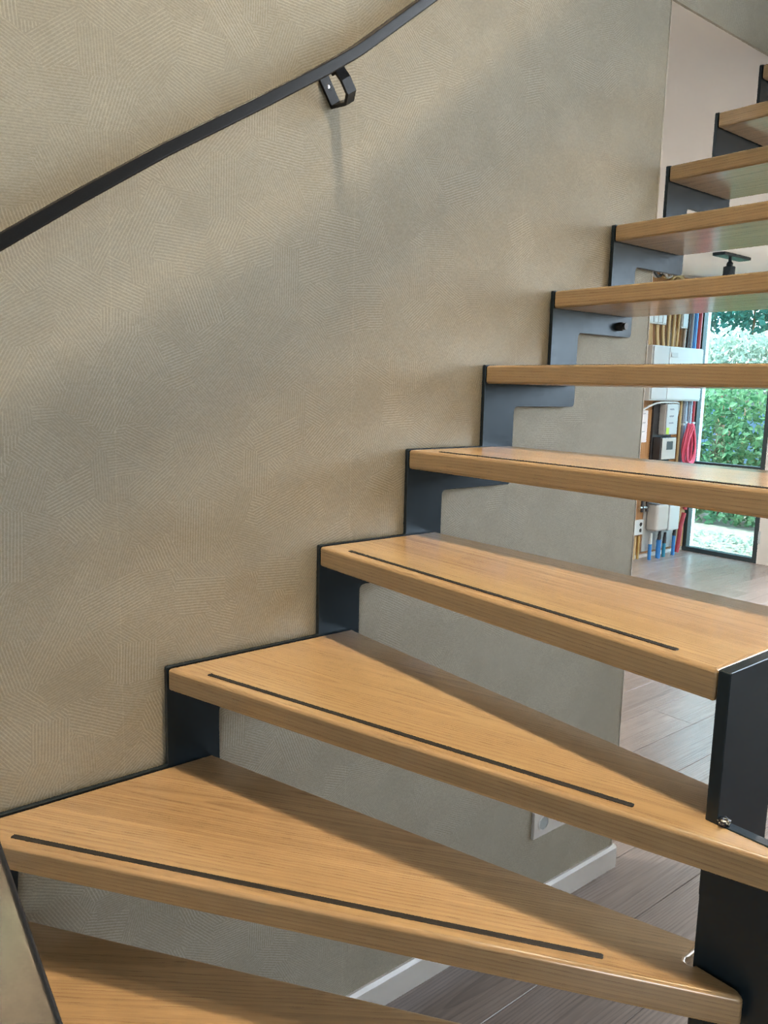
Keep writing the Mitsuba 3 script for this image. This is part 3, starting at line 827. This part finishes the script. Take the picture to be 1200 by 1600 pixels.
def leaf_mesh(centres, sizes, up_bias=0.3):
    """Four-triangle folded leaves."""
    n = len(centres)
    a = nr.normal(size=(n, 3)); a /= np.linalg.norm(a, axis=1, keepdims=True)
    b = nr.normal(size=(n, 3)); b[:, 2] += up_bias * 3
    b[:, 0] -= 1.0
    b -= a * (a * b).sum(1, keepdims=True); b /= np.linalg.norm(b, axis=1, keepdims=True)
    s = np.cross(a, b)
    L = sizes[:, None]
    base, tip = centres - a * L * 0.5, centres + a * L * 0.55
    l1, r1 = centres + s * L * 0.36 + b * L * 0.10 - a * L * 0.08, centres - s * L * 0.36 + b * L * 0.10 - a * L * 0.08
    mid = centres
    V = np.stack([base, tip, l1, r1, mid], 1).reshape(-1, 3)
    f = np.array([(0, 4, 2), (4, 1, 2), (0, 3, 4), (4, 3, 1)])
    F = (f[None] + 5 * np.arange(n)[:, None, None]).reshape(-1, 3)
    return trimesh.Trimesh(V, F, process=False)


def shrub(key, label, c, rad, n, size, mat, surface=0.5, zmin=FLOOR):
    labels[key] = {'label': label, 'category': 'shrub'}
    d = nr.normal(size=(n, 3)); d /= np.linalg.norm(d, axis=1, keepdims=True)
    r = surface + (1 - surface) * nr.random(n)[:, None]
    P = np.asarray(c) + d * r * np.asarray(rad) * (0.85 + 0.3 * nr.random((n, 1)))
    P = P[P[:, 2] > zmin]
    obj('foliage', leaf_mesh(P, size * (0.7 + 0.6 * nr.random(len(P)))), mat, parent=key, kind='stuff')
    st = [np.array([c[0], c[1], FLOOR - 0.045]), np.array([c[0] + 0.05, c[1] + 0.03, (c[2] + FLOOR) / 2]), np.array([c[0], c[1], c[2]])]
    obj('stem', tube(st, [0.035, 0.028, 0.015], 8), 'bark', parent=key, smooth=50)


hk = name('leafy_hedge')
labels[hk] = {'label': 'broad leaved green hedge filling the lower window panes', 'category': 'hedge'}
n_ = 5200
P = np.column_stack([8.15 + 0.75 * nr.random(n_) ** 1.6, 2.3 + 2.6 * nr.random(n_), FLOOR - 0.02 + 1.62 * nr.random(n_)])
P[:, 0] += 0.22 * (meshkit.noise(P * [0.0, 3.0, 3.0] + 5) - 0.3) - 0.25 * np.clip(-1.2 - P[:, 2], 0, 1)
P = P[P[:, 2] < 0.02 + 0.22 * meshkit.noise(P * [0, 2.5, 0])]
obj('foliage', leaf_mesh(P, 0.088 * (0.7 + 0.6 * nr.random(len(P)))), 'leaf', parent=hk, kind='stuff')
lf = []
for v_ in range(4):
    nr_ = np.random.default_rng(20 + v_)
    lf.append(mikit.ply(leaf_mesh(np.zeros((1, 3)), np.array([0.105])), 'leaf'))
for q in range(150):      # the leaves that stand out at the front
    put('leaf', lf[q % 4], parent=hk, to_world=T().translate([8.06 + 0.12 * rng.random(), 2.6 + 2.0 * rng.random(), FLOOR + 0.1 + 1.45 * rng.random()]).rotate([0, 0, 1], rng.uniform(-40, 40)).rotate([1, 0, 0], rng.uniform(0, 360)))
for yy in (2.9, 3.7, 4.5):
    obj('stem', tube([(8.75, yy, FLOOR - 0.045), (8.78, yy + 0.05, -0.9), (8.74, yy - 0.03, -0.2)], [0.03, 0.022, 0.012], 8), 'bark', parent=hk, smooth=50)
shrub(name('leafy_shrub'), 'pale silvery shrub seen through the upper window pane', (10.2, 4.4, 0.30), (0.5, 1.2, 0.55), 2600, 0.09, 'pale_leaf')
shrub(name('leafy_shrub'), 'dense blue green tree crown at the top of the window', (12.0, 5.1, 1.75), (0.9, 1.7, 1.0), 4000, 0.11, 'blue_leaf')
obj(name('tree_trunk'), tube([(9.25, 4.05, FLOOR - 0.05), (9.22, 4.03, -0.4), (9.25, 4.06, 0.35)], [0.06, 0.05, 0.03], 10), 'bark', smooth=50, label='brown trunk standing behind the green shrub at the left of the window', category='tree trunk')
fn = name('garden_fence')
labels[fn] = {'label': 'blue grey board fence behind the garden shrubs', 'category': 'fence'}
for q in range(24):
    obj('board', box(14.2, 14.23, -1.0 + q * 0.4, -0.61 + q * 0.4, FLOOR - 0.05, 0.35), 'fence_wood', parent=fn)
lv = np.column_stack([6.6 + 1.1 * nr.random(700), 2.2 + 3.2 * nr.random(700), np.full(700, FLOOR - 0.03)])
obj('fallen_leaves', leaf_mesh(lv, 0.05 + 0.03 * nr.random(700), 3.0), 'pale_leaf', label='dry leaves scattered on the ground outside the window', category='leaves', kind='stuff')
